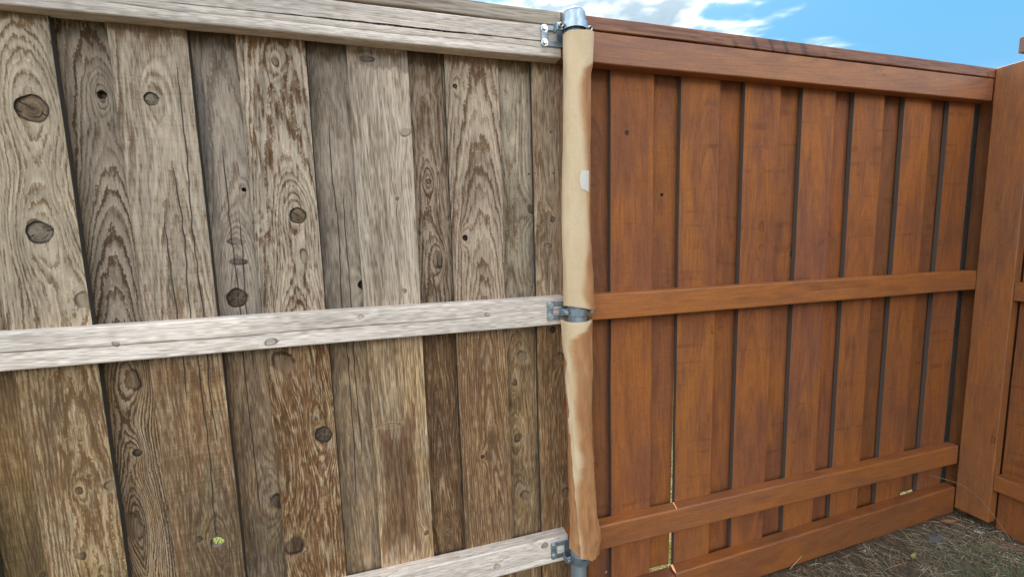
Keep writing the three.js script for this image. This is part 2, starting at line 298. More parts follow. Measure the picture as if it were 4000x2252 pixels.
LB(-5, 0, 5, [[-0.952, 1.534, 0.0128, 'p', { v: 2, halo: 1, amp: 1.6 }], [-0.927, 0.561, 0.0132, 'h', { amp: 2 }], [-0.961, 0.577, 0.007, 't', { c: 0.4, amp: 2 }]],
  { wood: { pale: 0xb5a898, brown: 0x98785a, dark: 0x6a4d36, ring: 0.0085, late: 0.4, D: 0.03, taper: 0.05, brush: 0.45, grey: 0.12, kerf: 0.35, xc: 0.006, damp: [[0.015, 0.40, 0.075, 0.26, 0.75, [104, 86, 64], 0.4]], cracks: [[0.02, 0.45, 1.3], [0.04, 0.7, 1.5], [-0.01, 0.8, 1.2]], soft: 0.32 } });
LB(-4, 1, 6, [[-0.809, 1.358, 0.0043, 'd', { halo: 1.2, amp: 2 }], [-0.844, 1.119, 0.0205, 'p', { v: 1, amp: 1.9, halo: 1, sy: 1.05 }], [-0.834, 1.20, 0.012, 't', { c: 0.3, ay: 1.6, ax: 0.6, halo: 0.3 }], [-0.834, 1.245, 0.012, 't', { c: 0.35, ay: 1.6, ax: 0.6, halo: 0.3 }], [-0.802, 0.622, 0.017, 't', { c: 0.5, halo: 1, amp: 2 }]],
  { wood: { pale: 0x9f948a, brown: 0x77604e, dark: 0x4c3b30, ring: 0.006, late: 0.3, D: 0.05, taper: 0.05, brush: 0.3, grey: 0.2, xc: 0.0, damp: [[0.0, 0.36, 0.08, 0.16, 0.6, [102, 84, 64], 0.4], [-0.055, 1.35, 0.03, 0.16, 0.6, [92, 76, 62], 0.4]], cracks: [[-0.004, 0.5, 1.35], [0.012, 0.85, 1.2]], soft: 0.42, fibre: 0.35 } });
LB(-4, 0, 7, [[-0.720, 1.627, 0.0085, 't', { c: 0.3, halo: 0.6, amp: 2.4 }], [-0.702, 1.299, 0.0165, 'p', { v: 0, amp: 1.8, halo: 1.1, sy: 1.1 }], [-0.695, 1.205, 0.009, 't', { c: 0.1, ay: 0.45, halo: 1 }], [-0.757, 0.965, 0.026, 't', { c: 0.45, amp: 1.3, ay: 1, halo: 0.6 }], [-0.686, 0.780, 0.0195, 'p', { v: 1, amp: 1.9 }], [-0.770, 0.511, 0.022, 't', { c: 0.4, amp: 1.4, halo: 1 }]],
  { bump: 0.0045, wood: { pale: 0xc0b2a2, brown: 0x8f6238, dark: 0x4f3119, ring: 0.0065, late: 0.5, D: 0.035, taper: 0.05, wander: 0.02, brush: 0.6, scaly: 0.85, grey: 0.12, soft: 0.26, xc: 0.016 } });
LB(-3, 1, 8, [[-0.577, 1.134, 0.0095, 'd', { amp: 2 }]], { wood: { pale: 0xa3988c, brown: 0x86705c, dark: 0x5c4b3c, ring: 0.011, late: 0.28, D: 0.035, taper: 0.085, brush: 0.25, grey: 0.2, xc: -0.004, soft: 0.45, fibre: 0.4, cracks: [[-0.006, 0.5, 1.4], [0.012, 0.6, 1.25]] } });
LB(-3, 0, 9, [[-0.456, 1.490, 0.013, 't', { c: 0.1, halo: 0.8, ay: 1.3, fill: 0.8 }], [-0.484, 1.337, 0.0045, 't', { c: 0.7, amp: 1.5 }], [-0.479, 1.116, 0.005, 't', { c: 0.6, amp: 2 }], [-0.536, 0.780, 0.013, 't', { c: 0.1, ay: 2.6, ax: 0.36, halo: 0.7, amp: 0.4, fill: 1 }], [-0.458, 0.474, 0.0062, 't', { c: 0.5, amp: 2 }], [-0.533, 1.648, 0.01, 't', { c: 0.5, ax: 0.5, ay: 1.4, halo: 1 }]],
  { bump: 0.0028, wood: { pale: 0xdccfc2, brown: 0xb29472, dark: 0x80644a, ring: 0.0042, late: 0.28, xc: -0.12, D: 0.02, brush: 0.25, scaly: 0.35, grey: 0.3, soft: 0.4, fibre: 0.7, damp: [[-0.012, 0.515, 0.042, 0.17, 0.85, [104, 74, 50], 0.12], [0.0, 1.55, 0.075, 0.022, 0.7, [104, 82, 62], 0.3]] } });
LB(-2, 1, 10, [[-0.406, 1.380, 0.006, 'p', { v: 2, halo: 1.2, amp: 2 }], [-0.407, 0.746, 0.002, 'd'], [-0.398, 0.449, 0.0055, 't', { amp: 3.5, c: 0.4 }], [-0.389, 1.189, 0.008, 't', { c: 0.3, ay: 0.4, amp: 2, halo: 0.3 }]],
  { bump: 0.004, wood: { pale: 0x9b8673, brown: 0x765639, dark: 0x452e1d, ring: 0.0045, late: 0.5, D: 0.03, taper: 0.045, brush: 0.6, scaly: 0.6, grey: -0.05, soft: 0.35, xc: 0.004 } });
LB(-2, 0, 11, [[-0.334, 1.603, 0.0052, 'p', { v: 1, amp: 2.2 }], [-0.324, 1.240, 0.0062, 'd', { amp: 2.6, sy: 1.15 }], [-0.301, 0.657, 0.005, 'p', { v: 1, amp: 2.6, halo: 1.2 }]],
  { wood: { pale: 0xaf9d8b, brown: 0x8f6b4c, dark: 0x5c4029, ring: 0.0058, late: 0.45, D: 0.03, taper: 0.075, brush: 0.6, grey: 0.05, soft: 0.33, xc: 0.02 } });
LB(-1, 1, 12, [[-0.142, 1.311, 0.0105, 't', { c: 0.25, halo: 1, amp: 2 }], [-0.179, 0.916, 0.014, 't', { c: 0.3, halo: 1.1, amp: 1.8 }], [-0.201, 0.845, 0.008, 't', { c: 0.4, halo: 1, amp: 2 }], [-0.195, 0.686, 0.0115, 't', { c: 0.3, halo: 1.1, amp: 2 }], [-0.179, 0.511, 0.014, 't', { c: 0.3, halo: 0.9, amp: 2 }], [-0.146, 1.402, 0.002, 'd'], [-0.147, 1.104, 0.0042, 't', { amp: 2 }]],
  { wood: { pale: 0xb3a794, brown: 0x90734f, dark: 0x5d452c, ring: 0.0055, late: 0.35, D: 0.035, taper: 0.03, wander: 0.02, brush: 0.4, grey: 0.16, soft: 0.38, xc: -0.02 } });
LB(-1, 0, 13, [[-0.088, 1.283, 0.007, 't', { c: 0.5, amp: 2 }], [-0.103, 1.215, 0.0085, 't', { c: 0.3, halo: 1.2, ay: 1.4, ax: 0.7 }], [-0.084, 1.402, 0.0027, 't'], [-0.094, 0.985, 0.0085, 'p', { v: 1, amp: 2 }], [-0.07, 0.907, 0.012, 't', { c: 0.5, amp: 2 }], [-0.063, 0.507, 0.0125, 't', { c: 0.5, amp: 2 }], [-0.087, 1.507, 0.005, 't', { c: 0.5 }]],
  { bump: 0.0035, wood: { pale: 0xb49c7f, brown: 0x94704b, dark: 0x5d422b, ring: 0.004, late: 0.35, D: 0.02, xc: -0.06, brush: 0.4, scaly: 0.45, grey: 0.0, soft: 0.4, over: (x, y) => (x + 0.022) * 16 - 0.35 } });

// ---------------------------------------------------------------- stained panel (right)
const rightFence = thing('wooden_fence', 'reddish brown freshly stained board fence panel right of the post', 'fence');
const stainMat = (seed, o = {}) => (knots) => {
  const m = stain({ w: BW, h: H1 - H0, nx: 112, ny: 896, seed, knots, ...o });
  return [new THREE.MeshPhysicalMaterial({ map: m, bumpMap: m, bumpScale: 0.004, roughness: 0.78, specularIntensity: 0.6 }), o.edge ?? edgeDark];
};
const RB = (n, back, seed, list, o = {}, opt = {}) => placeBoard(rightFence, opt.cx ?? (back ? backX(n) : frontX(n)), back ? ZB : 0, TF, seed, opt.y0 ?? H0, H1, list, stainMat(seed, back ? { recessShade: 0.95, ...o } : o), opt);  // recessed boards get a darker stain colour for the shade in their recess
RB(0, 1, 21, [[0.04, 1.388, 0.016, 't', { c: 0.3 }], [0.039, 0.56, 0.01, 't'], [0.0785, 0.204, 0.0065, 'h']], { a: 0x8f5c3e, b: 0x744836, late: 0.7, ring: 0.0062, D: 0.03, taper: 0.06 });
RB(0, 0, 22, [[0.133, 1.513, 0.0059, 'p', { v: 1 }], [0.183, 1.273, 0.0022, 't'], [0.145, 0.681, 0.0023, 't']], { kerf: 0.22, xc: -0.01, D: 0.03, late: 0.3 });
RB(1, 1, 23, [[0.239, 1.350, 0.0046, 'd', {}], [0.265, 1.142, 0.006, 't'], [0.289, 0.32, 0.012, 't', { c: 0.2 }]], { kerf: 0.3, late: 0.4 }, { cx: 0.2295, y0: 0.179, rz: -0.0145 });
RB(1, 0, 24, [[0.430, 0.934, 0.0047, 't', { c: 0.9 }], [0.424, 0.653, 0.0048, 't']], { kerf: 0.18, xc: 0.05, a: 0x9b6339 });
RB(2, 1, 25, [[0.506, 1.222, 0.0079, 't'], [0.477, 0.938, 0.0075, 't']], { a: 0x955a32, b: 0x79452d });
RB(2, 0, 26, [[0.605, 1.250, 0.0120, 't', { c: 0.7 }], [0.605, 1.185, 0.009, 't', { c: 0.5 }]], { late: 0.5, D: 0.03, taper: 0.07, b: 0x754430 });
RB(3, 1, 27, [[0.752, 1.161, 0.008, 'p', { v: 1, sy: 1.3 }], [0.710, 1.352, 0.005, 't']], { kerf: 0.3 });
RB(3, 0, 28, [[0.854, 1.196, 0.008, 't'], [0.787, 1.461, 0.005, 't']], { b: 0x744636, bias: -0.08 });
RB(4, 1, 29, [], { a: 0x9c5a34, b: 0x804a2f });
RB(4, 0, 30, [[1.0, 1.417, 0.006, 't']], { kerf: 0.16, bias: 0.05 });
RB(5, 1, 31, [], { a: 0x86512f, b: 0x6c432c });
RB(5, 0, 32, [], { bias: 0.12, kerf: 0.14 });
RB(6, 1, 33, [], { a: 0x8c5530, b: 0x71452d }, { y0: 0.2115 });
RB(6, 0, 34, [], { bias: -0.02, a: 0x91582f });
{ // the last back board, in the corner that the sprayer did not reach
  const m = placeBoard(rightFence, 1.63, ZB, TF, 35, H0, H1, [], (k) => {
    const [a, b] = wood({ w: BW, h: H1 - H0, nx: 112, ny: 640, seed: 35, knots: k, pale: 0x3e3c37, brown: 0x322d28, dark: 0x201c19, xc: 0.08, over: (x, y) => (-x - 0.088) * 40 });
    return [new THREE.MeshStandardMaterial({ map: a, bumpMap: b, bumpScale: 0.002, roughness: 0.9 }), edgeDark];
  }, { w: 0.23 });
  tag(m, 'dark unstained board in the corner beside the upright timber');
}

// ---------------------------------------------------------------- rails: rounded timbers with open drying cracks along the front
function railGeo(x0, x1, y0, y1, z0, z1, o = {}) {
  const r = o.r ?? 0.004, slope = o.slope ?? 0, cracks = o.cracks ?? [], N = o.n ?? Math.ceil((x1 - x0) / 0.012), NC = cracks.length;
  const pos = [], uv = [], idx = [];
  const cr = (c, x) => { let yc = 0, k = 0; const P = c.p; if (x <= P[0][0]) { yc = P[0][1]; } else if (x >= P[P.length - 1][0]) yc = P[P.length - 1][1]; else { for (let i = 0; i + 1 < P.length; i++) if (x >= P[i][0] && x <= P[i + 1][0]) { yc = mix(P[i][1], P[i + 1][1], (x - P[i][0]) / (P[i + 1][0] - P[i][0])); break; } k = Math.min(1, (x - P[0][0]) * 25, (P[P.length - 1][0] - x) * 25); } return [yc + 0.0006 * n2(x * 60, c.s ?? 1), Math.max(0, k)]; };
  let M = 0, per = 0;
  for (let i = 0; i <= N; i++) {
    const x = mix(x0, x1, i / N), dy = slope * x, wob = 0.0007 * n2(x * 5 + y0 * 20, 3), prof = [];
    const add = (y, z) => prof.push([y + dy + wob, z]);
    add(y0, z0);
    for (let a = 0; a <= 4; a++) { const t = a / 4 * Math.PI / 2; add(y0 + r - r * Math.cos(t), z1 - r + r * Math.sin(t)); }
    for (const c of cracks) {
      const [yc, k] = cr(c, x), hw = Math.max(0.00008, (c.w ?? 0.0011) * k * (0.7 + 0.4 * n2(x * 35, c.s ?? 1)));
      const yy = clamp(yc - dy - wob, y0 + r + 0.002, y1 - r - 0.002);
      add(yy - hw, z1); add(yy - hw * 0.8, z1 - 0.004 * k); add(yy, z1 - 0.012 * k); add(yy + hw * 0.8, z1 - 0.004 * k); add(yy + hw, z1);
    }
    for (let a = 0; a <= 4; a++) { const t = a / 4 * Math.PI / 2; add(y1 - r + r * Math.sin(t), z1 - r + r * Math.cos(t)); }
    add(y1, z0);
    M = prof.length; per = (y1 - y0) + 2 * (z1 - z0);
    for (const [y, z] of prof) { pos.push(x, y, z); uv.push(0, (x - x0) / (x1 - x0)); }
    const yf = (y) => (y - dy - wob - y0);
    for (let m = 0; m < M; m++) { const k = (i * M + m) * 2; let q; if (m === 0) q = 0; else if (m === M - 1) q = per; else q = (z1 - z0) + yf(prof[m][0]) + (m > M / 2 ? (z1 - prof[m][1]) : -(z1 - prof[m][1])) * (m < 5 || m > M - 6 ? 1 : 0); uv[k] = q / per; }
  }
  for (let i = 0; i < N; i++) for (let m = 0; m < M - 1; m++) { const a = i * M + m, b = a + M; idx.push(a, b, a + 1, b, b + 1, a + 1); }
  for (const i of [0, N]) {                              // end caps and back
    const s = pos.length / 3; let cy = 0;
    for (let m = 0; m < M; m++) { const k = (i * M + m) * 3; pos.push(pos[k], pos[k + 1], pos[k + 2]); uv.push(0.1 + pos[k + 2] * 3, 0.5 + pos[k + 1]); cy += pos[k + 1] / M; }
    pos.push(i ? x1 : x0, cy, (z0 + z1) / 2); uv.push(0.2, 0.5);
    for (let m = 0; m < M; m++) { const a = s + m, b = s + (m + 1) % M, c = s + M; i ? idx.push(a, c, b) : idx.push(a, b, c); }
  }
  const g = new THREE.BufferGeometry();
  g.setAttribute('position', new THREE.Float32BufferAttribute(pos, 3)); g.setAttribute('uv', new THREE.Float32BufferAttribute(uv, 2)); g.setIndex(idx);
  g.computeVertexNormals(); return g;
}
const palePine = { ys: 0.3, straight: 0.35, gain: 1.04, pale: 0xd8cbbc, brown: 0xb99d7e, dark: 0x8b745c, late: 0.17, fibre: 0.16, brush: 0.2, grey: 0.42, soft: 0.6, xc: 0.05, D: 0.03, taper: 0.006, wander: 0.003, ring: 0.0034, patch: 0.08, cool: [1.0, 0.985, 0.995] };
function paleMat(seed, len, per, knots = [], o = {}) {
  const [m, b] = wood({ ...palePine, w: per, h: len, nx: 128, ny: 1536, seed, knots, ...o });
  return new THREE.MeshStandardMaterial({ map: m, bumpMap: b, bumpScale: 0.0014, roughness: 0.78 });
}
const JX = -0.0715, XL = -2.2, XR = 1.5655;
const K = (x, y, y0, per, r, c = {}) => ({ x: 0.037 + (y - y0) - per / 2, y: x - XL, r, halo: 0.6, c: 0.6, amp: 1.2, ay: 0.7, ...c });
{
  const y0 = 1.0066, y1 = 1.0808, per = (y1 - y0) + 0.074, kn = [K(-1.0456, 1.0439, y0, per, 0.005), K(-0.7682, 1.0231, y0, per, 0.009, { c: 0.15 }), K(-0.5798, 1.0628, y0, per, 0.0055, { c: 0.5 }), K(-0.2811, 1.0475, y0, per, 0.005)];
  part('rail', railGeo(XL, JX - 0.001, y0, y1, 0.0006, 0.0385, { slope: -0.002, cracks: [
    { s: 3, w: 0.0008, p: [[-1.9, 1.047], [-1.2266, 1.0458], [-1.0689, 1.0412], [-1.03, 1.0418], [-0.80, 1.0405], [-0.7715, 1.0421], [-0.55, 1.0431], [-0.41, 1.0405], [-0.24, 1.044]] },
    { s: 7, w: 0.0007, p: [[-0.36, 1.0472], [-0.2845, 1.0468], [-0.2, 1.0472], [-0.0735, 1.0464]] },
  ] }), paleMat(41, JX - XL, per, kn, { over: (x, y) => (y - 2.06) * 9 - 0.45 - (x > 0.05 ? 0.5 : 0) }), leftFence);
}
{
  const y0 = 0.3268, y1 = 0.4028, per = (y1 - y0) + 0.07, kn = [K(-0.2776, 0.356, y0, per, 0.008), K(-0.6127, 0.391, y0, per, 0.009), K(-0.1404, 0.385, y0, per, 0.0085, { c: 0.5 })];
  part('rail', railGeo(XL, JX - 0.001, y0, y1, 0.0006, 0.0345, { cracks: [{ s: 5, w: 0.0009, p: [[-0.28, 0.343], [-0.2, 0.345], [-0.12, 0.347], [-0.075, 0.345]] }, { s: 5, w: 0.0009, p: [[-0.115, 0.372], [-0.075, 0.3735]] }] }), paleMat(42, JX - XL, per, kn, { late: 0.4, brush: 0.3, over: (x, y) => (y - 2.08) * 9 - 0.6 }), leftFence);
}
{
  const y0 = 1.6742, y1 = 1.7484, per = (y1 - y0) + 0.07;
  part('rail', railGeo(XL, JX - 0.001, y0, y1, 0.0006, 0.0345, { cracks: [
    { s: 2, w: 0.0008, p: [[-1.02, 1.6972], [-0.8736, 1.6925], [-0.7, 1.6965], [-0.4911, 1.6928], [-0.3, 1.6955], [-0.12, 1.6965]] },
    { s: 9, w: 0.0008, p: [[-0.93, 1.7065], [-0.8762, 1.7071], [-0.6922, 1.7091], [-0.4628, 1.7111], [-0.43, 1.711]] },
    { s: 4, w: 0.0007, p: [[-0.44, 1.7074], [-0.3791, 1.7074], [-0.1982, 1.7094], [-0.08, 1.7092]] }] }), paleMat(43, JX - XL, per, [], { late: 0.4, gain: 0.93 }), leftFence);
}
function capTex(seed, stained) {                         // rough sawn edge, crossed by slanting marks of the saw
  const nx = 96, ny = 1536, c = new Uint8Array(nx * ny * 4), A = hex(stained ? 0x9a6545 : 0xb7a796), B = hex(stained ? 0x734534 : 0x8a7765), D = hex(stained ? 0x3b2419 : 0x4b3f36), len = stained ? XR - JX : JX - XL;
  for (let j = 0; j < ny; j++) for (let i = 0; i < nx; i++) {
    const y = j / ny * len, x = i / nx * 0.22, f = n2(x * 600 + seed, y * 26), f2 = n2(x * 230 + seed, y * 9), lo = fbm(x * 14 + seed, y * 6, 3) * 2;
    const sl = y * 1 + x * 0.55, saw = sstep(0.62, 0.9, Math.abs(((sl * 17 + 0.35 * n2(sl * 9, seed)) % 1) * 2 - 1)) * clamp(0.2 + 1.2 * n2(y * 3 + seed, x * 20) + 0.5 * n2(sl * 40, x * 90));
    const g = clamp(0.55 + 0.4 * lo + 0.3 * f2 + 0.2 * f), dk = clamp(0.5 * saw + 0.45 * Math.max(0, -f - 0.15) + 0.3 * Math.max(0, -f2 - 0.2)), k = (j * nx + i) * 4;
    for (let q = 0; q < 3; q++) c[k + q] = mix(mix(B[q], A[q], g), D[q], dk);
    c[k + 3] = 255;
  }
  return dataTex(nx, ny, c);
}
for (const [f, x0, x1, st] of [[leftFence, XL, JX - 0.001, 0], [rightFence, JX + 0.001, 1.578, 1]]) {
  const t = capTex(3 + st * 5, st);
  part('cap_board', railGeo(x0, x1, 1.7508, 1.7832, -0.062, 0.0355, { r: 0.003 }), new THREE.MeshStandardMaterial({ map: t, bumpMap: t, bumpScale: 0.004, roughness: st ? 0.6 : 0.9 }), f);
}
const railStain = (seed, o) => { const m = stain({ saw: 0, w: 0.15, h: 1.64, nx: 96, ny: 1024, seed, xc: 0.04, D: 0.03, taper: 0.02, late: 0.28, kerf: 0, a: 0xa2663c, b: 0x8a5636, ...o }); return new THREE.MeshPhysicalMaterial({ map: m, bumpMap: m, bumpScale: 0.0012, roughness: 0.5, specularIntensity: 0.9 }); };
part('rail', railGeo(JX + 0.0015, XR, 1.0095, 1.0803, 0.0006, 0.038, { slope: -0.0042, cracks: [{ s: 6, w: 0.0005, p: [[0.75, 1.045], [0.9, 1.046], [1.02, 1.0455]] }] }), railStain(51, {}), rightFence);
part('rail', railGeo(JX + 0.0015, XR, 0.3285, 0.4042, 0.0006, 0.034, { slope: -0.0066, r: 0.006 }), railStain(52, {}), rightFence);
part('rail', railGeo(JX + 0.0015, XR, 1.6726, 1.7482, 0.0006, 0.034), railStain(53, { late: 0.5, ring: 0.008, taper: 0.05, a: 0x9c6a4b, b: 0x875845, knots: [{ x: 0.01, y: 1.1, r: 0.0035, c: 0.9 }, { x: 0.03, y: 1.25, r: 0.0025, c: 0.9 }] }), rightFence);
part('kickboard', railGeo(0.2875, XR - 0.001, 0.072, 0.181, 0.0006, 0.036, { slope: 0.0275, r: 0.006 }), railStain(54, { a: 0x955b33, b: 0x7e4d2e }), rightFence);
part('kickboard', railGeo(-0.3, 0.283, 0.070, 0.178, 0.0006, 0.036, { slope: 0.0225, r: 0.004 }), railStain(55, { a: 0x80492c, b: 0x68402c }), rightFence);

// ---------------------------------------------------------------- fence along the right side, meeting at the corner
{
  const side = thing('wooden_fence', 'brown stained side fence meeting the corner at the right edge', 'fence');
  const sm = railStain(61, { a: 0x98633e, b: 0x80553a, late: 0.2, knots: [{ x: 0.02, y: 0.32, r: 0.009, c: 0.7 }, { x: -0.03, y: 1.15, r: 0.006, c: 0.5 }] });
  part('corner_upright', new RoundedUpright(0.038, 1.6416, 0.0985, 0.003), sm, side, [1.5675 + 0.019, 0.14 + 0.8208, 0.0365 + 0.04925]);
  for (const [y0, y1] of [[0.972, 1.037], [0.268, 0.327], [1.67, 1.745]]) {
    const g = railGeo(0, 2.0, y0, y1, 0.0006, 0.034); g.rotateY(-Math.PI / 2); g.translate(1.6075, 0, 0.1365);
    part('rail', g, railStain(62 + y0 * 10 | 0, { a: 0x95602f, b: 0x7a4a2e }), side);
  }
  for (let i = -3; i < 17; i++) {
    const back = Math.abs(i % 2), zc = 0.205 + i * 0.11, g = boardGeo(BW, 0.09, 1.77, TF, 70 + i);
    const m = part('board', g, stainMat(70 + ((i + 3) % 3), { a: 0x80502f, b: 0x67412c, late: 0.25 })([]), side, [1.6085 + (back ? 0.022 : 0.0), 0, zc]);
    m.rotation.y = -Math.PI / 2;
  }
}
function RoundedUpright(w, h, d, r) {
  const g = new RoundedBoxGeometry(w, h, d, 2, r), P = g.attributes.position, U = g.attributes.uv;
  for (let i = 0; i < P.count; i++) U.setXY(i, (P.getZ(i) + P.getX(i)) / 0.15 + 0.5, P.getY(i) / 1.65 + 0.5);
  return g;
}

// ---------------------------------------------------------------- steel post with its brackets
function metalTex(seed, a, b) {
  const n = 256, c = new Uint8Array(n * n * 4), A = hex(a), B = hex(b);
  for (let j = 0; j < n; j++) for (let i = 0; i < n; i++) { const g = clamp(0.5 + fbm(i / 22 + seed, j / 22, 4) * 1.1 + 0.15 * n2(i / 3 + seed, j / 3)), k = (j * n + i) * 4; for (let q = 0; q < 3; q++) c[k + q] = mix(B[q], A[q], g); c[k + 3] = 255; }
  return dataTex(n, n, c);
}
const galv = new THREE.MeshStandardMaterial({ map: metalTex(5, 0xaab6be, 0x93a0a9), metalness: 0.85, roughness: 0.4 });
const galvDull = new THREE.MeshStandardMaterial({ map: metalTex(9, 0xa3abb1, 0x7b848b), metalness: 0.75, roughness: 0.5 });
const boltSteel = new THREE.MeshStandardMaterial({ map: metalTex(2, 0xd2d6d6, 0xa9b0b2), metalness: 0.85, roughness: 0.38 });
const darkSteel = new THREE.MeshStandardMaterial({ map: metalTex(3, 0x7b7672, 0x57504c), metalness: 0.7, roughness: 0.55 });
const brownSteel = new THREE.MeshStandardMaterial({ color: new THREE.Color(0.16, 0.062, 0.028), roughness: 0.55 });
const PX = -0.0502, PZ = 0.0645, PR = 0.0248;
const post = thing('steel_post', 'round galvanised steel fence post with a domed cap between the two panels', 'post', [PX, 0, PZ]);
{
  const c = new THREE.CylinderGeometry(PR, PR, 1.75, 48, 1, true); c.translate(0, 0.875, 0);
  // foot of the post below the wrap: stain has run down its right half
  const n = 128, tx = new Uint8Array(n * n * 4), A = hex(0xaab4ba), B = hex(0x8a959c), S = hex(0x84502a);
  for (let j = 0; j < n; j++) for (let i = 0; i < n; i++) { const u = i / n, v = j / n, g = clamp(0.5 + fbm(i / 8, j / 20, 3)), st = v < 0.25 ? sstep(-0.02, 0.03, 0.06 - Math.abs(u - 0.12) + 0.03 * n2(u * 30, v * 40)) : 0, k = (j * n + i) * 4; for (let q = 0; q < 3; q++) tx[k + q] = mix(mix(B[q], A[q], g), S[q], st); tx[k + 3] = 255; }
  part('pipe', c, new THREE.MeshStandardMaterial({ map: dataTex(n, n, tx), metalness: 0.6, roughness: 0.45 }), post);
  const cp = [[0, 1.7745], [0.010, 1.7742], [0.0180, 1.7728], [0.0240, 1.7698], [0.0272, 1.7655], [0.0282, 1.760], [0.0282, 1.728], [0.0275, 1.728]].map(([x, y]) => new THREE.Vector2(x, y));
  part('post_cap', new THREE.LatheGeometry(cp.reverse(), 48), galv, post);
}
function hexBolt(r, hgt, parent, mat, pos) {
  const w = new THREE.CylinderGeometry(r * 1.45, r * 1.45, 0.0012, 20); w.rotateX(Math.PI / 2);
  const h = new THREE.CylinderGeometry(r * 0.94, r, hgt, 6); h.rotateX(Math.PI / 2); h.translate(0, 0, 0.0006 + hgt / 2);
  return part('lag_bolt', mergeGeometries([w, h]), mat, parent, pos);
}
function bracket(y, label, o = {}) {
  const b = thing('post_bracket', label, 'bracket', [PX, y, 0], 'brackets that hold the rails to the post');
  const zf = 0.0392 - (o.dz ?? 0), L = -0.0728, H = 0.0235;
  const s = new THREE.Shape(); s.moveTo(L, -H); s.lineTo(0.030, -H); s.lineTo(0.030, H); s.lineTo(L, H); s.closePath();
  const w = new THREE.Path(), a = -0.0575, e = -0.0335; w.moveTo(a, -0.0125); w.lineTo(a, 0.0125); w.lineTo(e, 0.0125); w.lineTo(e, -0.0125); w.closePath(); s.holes.push(w);
  const g = new THREE.ExtrudeGeometry(s, { depth: 0.0022, bevelEnabled: true, bevelThickness: 0.0005, bevelSize: 0.0005, bevelSegments: 1 }); g.translate(0, 0, zf);
  { const U = g.attributes.uv; for (let i = 0; i < U.count; i++) U.setXY(i, U.getX(i) * 8, U.getY(i) * 8); }
  part('plate', g, o.plate ?? galvDull, b);
  if (o.right) { const r = new THREE.BoxGeometry(0.014, 0.045, 0.003); part('plate', r, brownSteel, b, [0.0395, 0.001, zf + 0.001]); }
  for (const dy of [0.0160, -0.0160]) hexBolt(0.0063, 0.0042, b, boltSteel, [-0.0655, dy, zf + 0.0027]);
  // strap round the front of the pipe, with a flat ear on each side
  const bh = 0.0175, R = PR + 0.0022 + (o.fat ?? 0), yb = o.band ?? 0, strap = [];
  const path = []; path.push([-R - 0.0135, 0.0]); path.push([-R - 0.003, 0.0005]);
  for (let i = 0; i <= 22; i++) { const t = Math.PI - i / 22 * Math.PI; path.push([R * Math.cos(t), Math.max(0.001, R * Math.sin(t))]); }
  path.push([R + 0.003, 0.0005]); path.push([R + 0.0135, 0.0]);
  const pos = [], idx = [], uv = [], th = 0.002;
  path.forEach(([x, z], i) => {
    const p = path[Math.max(0, i - 1)], q = path[Math.min(path.length - 1, i + 1)], tx = q[0] - p[0], tz = q[1] - p[1], l = Math.hypot(tx, tz), nx = -tz / l, nz = tx / l;
    for (const [k, yy] of [[th, bh / 2], [th, -bh / 2], [0, -bh / 2], [0, bh / 2]]) { pos.push(x + nx * k, yy, z + nz * k); uv.push(i / 10, yy * 20); }
  });
  for (let i = 0; i + 1 < path.length; i++) for (let m = 0; m < 4; m++) { const a0 = i * 4 + m, b0 = i * 4 + (m + 1) % 4; idx.push(a0, b0, a0 + 4, b0, b0 + 4, a0 + 4); }
  const q = path.length - 1; idx.push(0, 2, 1, 0, 3, 2, q * 4, q * 4 + 1, q * 4 + 2, q * 4, q * 4 + 2, q * 4 + 3);
  let sg = new THREE.BufferGeometry(); sg.setAttribute('position', new THREE.Float32BufferAttribute(pos, 3)); sg.setAttribute('uv', new THREE.Float32BufferAttribute(uv, 2)); sg.setIndex(idx); sg = sg.toNonIndexed(); sg.computeVertexNormals();
  part('strap', sg, galv, b, [0, yb, PZ + 0.0015]);
  for (const sd of [-1, 1]) {                            // clamp bolts: square washer, nut and the end of the thread
    const bx = sd * (R + 0.0075), ww = sd < 0 ? 0.0155 : 0.012;
    const wsh = new RoundedBoxGeometry(ww, bh * 0.98, 0.0025, 1, 0.001), nut = new THREE.CylinderGeometry(0.0058, 0.0058, 0.005, 6), sh = new THREE.CylinderGeometry(0.0033, 0.0033, 0.03, 12), tip = new THREE.CylinderGeometry(0.0033, 0.0033, 0.001, 12);
    nut.rotateX(Math.PI / 2); nut.translate(0, 0, 0.0045); sh.rotateX(Math.PI / 2); sh.translate(0, 0, -0.002);
    const m = part('clamp_bolt', sh, sd > 0 && o.darkRight ? darkSteel : o.bolt ?? boltSteel, b, [bx, yb, PZ + 0.0055]);
    part('washer', wsh, sd > 0 && o.brownEar ? brownSteel : galv, m, [0, 0, -0.001]);
    part('nut', nut, o.nut ?? boltSteel, m);
    const ear = new RoundedBoxGeometry(0.0035, 0.02, 0.018, 1, 0.001); part('ear', ear, galvDull, m, [sd * 0.0075, 0, -0.012]);
  }
  return b;
}
bracket(1.7225, 'steel bracket at the top of the post, just under its cap', { right: true, band: 0.0095, fat: 0.0032, bolt: darkSteel, dz: 0.003 });
bracket(1.0455, 'steel bracket at mid height of the post, between the two paper wraps', { band: -0.0015 });
bracket(0.3660, 'steel bracket at the foot of the post, below the lower paper wrap', { band: -0.0105, bolt: darkSteel, darkRight: true, dz: 0.004 });

